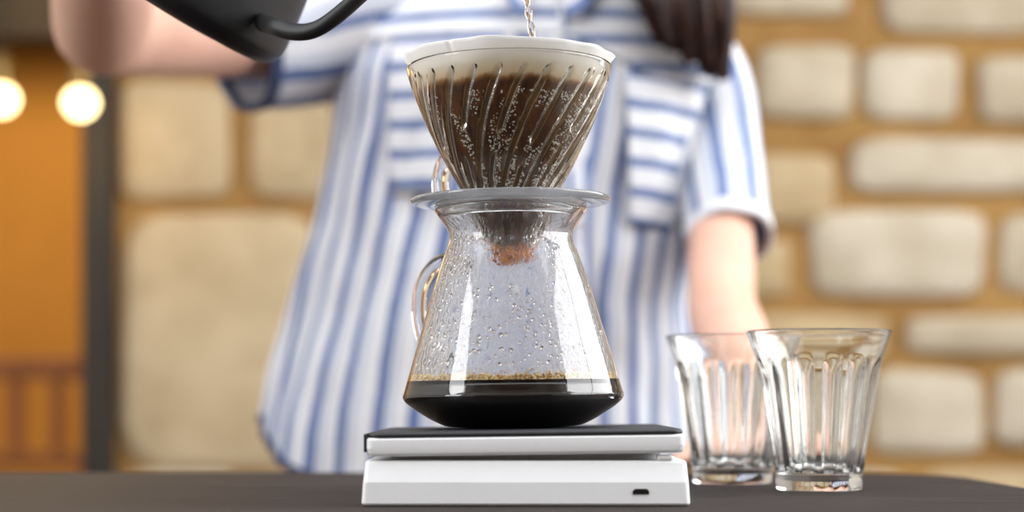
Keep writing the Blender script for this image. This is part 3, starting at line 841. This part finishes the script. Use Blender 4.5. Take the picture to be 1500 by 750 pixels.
def y_neck(th_):
    f_ = front(th_); return -82+112*max(0, 1-f_/.40)
NU = 240
def th_of(u): return PI/2+2*PI*u
sh = sheet('shirt_body', lambda u, v_: torso(th_of(u), lerp(y_hem(th_of(u)), y_yoke(th_of(u)), v_)), NU, 70, lambda u, v_: u*37+.1, M['shirt'], pr_, True)
tag(sh, 'blue and white striped cotton shirt')
def yk(u, v_):
    th_ = th_of(u); return torso(th_, lerp(y_yoke(th_)+3, y_neck(th_), v_), .0022)
sheet('yoke', yk, NU, 26, lambda u, v_: lerp(y_yoke(th_of(u)), y_neck(th_of(u)), v_)/36.0, M['shirt_h'], sh, True)
sheet('hem_binding', lambda u, v_: torso(th_of(u), y_hem(th_of(u))+5-13*v_, .0016), NU, 3, lambda u, v_: 0, M['hem'], sh, True)
def th_at(px, y):
    """angle on the front of the torso at a pixel column"""
    c, hwp, hd_ = interp(ztab, y); q = max(-1, min(1, (px-c)/(hwp*.93)))
    return -PI/2+math.asin(math.copysign(abs(q)**(1/.82), q))
def pocket(x0, x1, y0, y1, slope, ph):
    def fn(u, v_):
        y = lerp(y1, y0, v_)+slope*u*30; return torso(th_at(lerp(x0, x1, u), y), y, .0035)
    return sheet('pocket', fn, 24, 24, lambda u, v_: lerp(y1, y0, v_)/41.0+ph-slope*u*u*.25, M['shirt_h'], sh)
pocket(893, 1030, 138, 346, .45, .1)
pocket(598, 742, 84, 302, 0, .35)
sheet('placket', lambda u, v_: torso(th_at(lerp(812, 846, u), lerp(640, 34, v_)), lerp(640, 34, v_), .0030), 6, 60, lambda u, v_: u*1.6, M['shirt'], sh)
for y in (60, 150, 240, 340, 440, 540):
    p = torso(th_at(829, y), y, .005)
    obj('button', add_ball(bmesh.new(), p, .0055, 2, (1, .35, 1)), M['button'], sh, world=True)
# collar: two folded flaps along the neckline
for s in (-1, 1):
    def fn(u, v_, s=s):
        th_ = -PI/2+s*lerp(.03, PI*.98, u)
        y = y_neck(th_)
        p = torso(th_, y-4, .004)
        n_ = Vector((math.cos(th_), math.sin(th_), 0))
        wd2 = lerp(.050, .034, smooth(u*4))
        return p+n_*(.004+.020*v_*v_)+Vector((s*.012*v_*(1-u), -.004*v_, .018*(1-v_)*smooth(u*3)-wd2*v_*v_*.75))
    sheet('collar', fn, 40, 6, lambda u, v_: v_*1.6, M['shirt_h'], sh)
# sleeves
def sleeve(pts, rad, ph, nstr):
    pts = catmull(pts, 8); n = len(pts)-1
    axis = [(pts[min(i+1, n)]-pts[max(i-1, 0)]).normalized() for i in range(n+1)]
    def fn(u, v_):
        q = v_*n; i = min(int(q), n-1); t_ = q-i
        c = pts[i].lerp(pts[i+1], t_); ax = axis[i].lerp(axis[i+1], t_).normalized()
        e1 = Vector((0, -1, 0)); e1 = (e1-ax*e1.dot(ax)).normalized(); e2 = ax.cross(e1)
        a = 2*PI*u
        R_ = interp(rad, v_)[0]*(1+.09*noise.noise(Vector((math.cos(a)*1.4, math.sin(a)*1.4, v_*2+ph))))
        return c+(e1*math.cos(a)+e2*math.sin(a))*R_
    s_ = sheet('sleeve', fn, 64, 30, lambda u, v_: u*nstr+ph, M['shirt'], sh, True)
    sheet('cuff', lambda u, v_: fn(u, .955+.05*v_ if v_ < .9 else 1.0)+Vector((0, -.0, 0)), 64, 3, lambda u, v_: 0, M['hem'] if ph > .5 else M['shirt_h'], s_, True, .005)
sleeve([P(672, 16, D0+.005), P(600, 24, D0), P(530, 36, D0-.005), P(440, 56, D0-.025), P(350, 68, D0-.065)], [(0, .070), (.3, .080), (.55, .074), (1, .061)], .6, 9)
sleeve([P(1000, 86, D0+.01), P(1032, 130, 1.865), P(1054, 240, 1.820), P(1070, 350, 1.757)], [(0, .056), (.3, .050), (.6, .043), (1, .040)], .2, 8)

# long dark hair: cap on the head and a thick lock over the shoulder
bm = bmesh.new()
add_ball(bm, hc+Vector((0, .026, .034)), .100, 4, (.90, 1.02, 1.04))
for k in range(150):
    a = random.uniform(-.35, PI+.35); rr = random.uniform(.7, 1.0)
    p0 = hc+Vector((.088*math.cos(a), .03+.085*math.sin(a)*rr, .03+random.uniform(-.02, .02)))
    if k < 105:     # forward over the shoulder on the right of the picture
        tq = random.random(); tr_ = random.random()
        e_ = P(lerp(965, 1068, tq)+random.uniform(-10, 10), lerp(66, 122, tq)+random.uniform(-34, 4), D0-.150+.02*tr_+.03*tq)
        m1 = P(lerp(880, 985, tq), lerp(-160, -150, tq), D0-.06+.06*tr_); m2 = P(lerp(930, 1062, tq), lerp(-30, -10, tq), D0-.155+.05*tr_+.02*tq)
        pts = catmull([p0, m1, m2, e_], 6)
    else:
        e_ = P(random.uniform(740, 920), random.uniform(10, 60), D0+.16); m1 = P(random.uniform(770, 900), -160, D0+.11)
        pts = catmull([p0, m1, e_], 7)
    n = len(pts)
    w0 = random.uniform(.009, .015)
    add_tube(bm, pts, [w0*(.25+.75*min(1, 2.4*(1-i/(n-1))))*(1 if i else .6) for i in range(n)], 7)
obj('hair', bm, M['hair'], pr_, world=True)
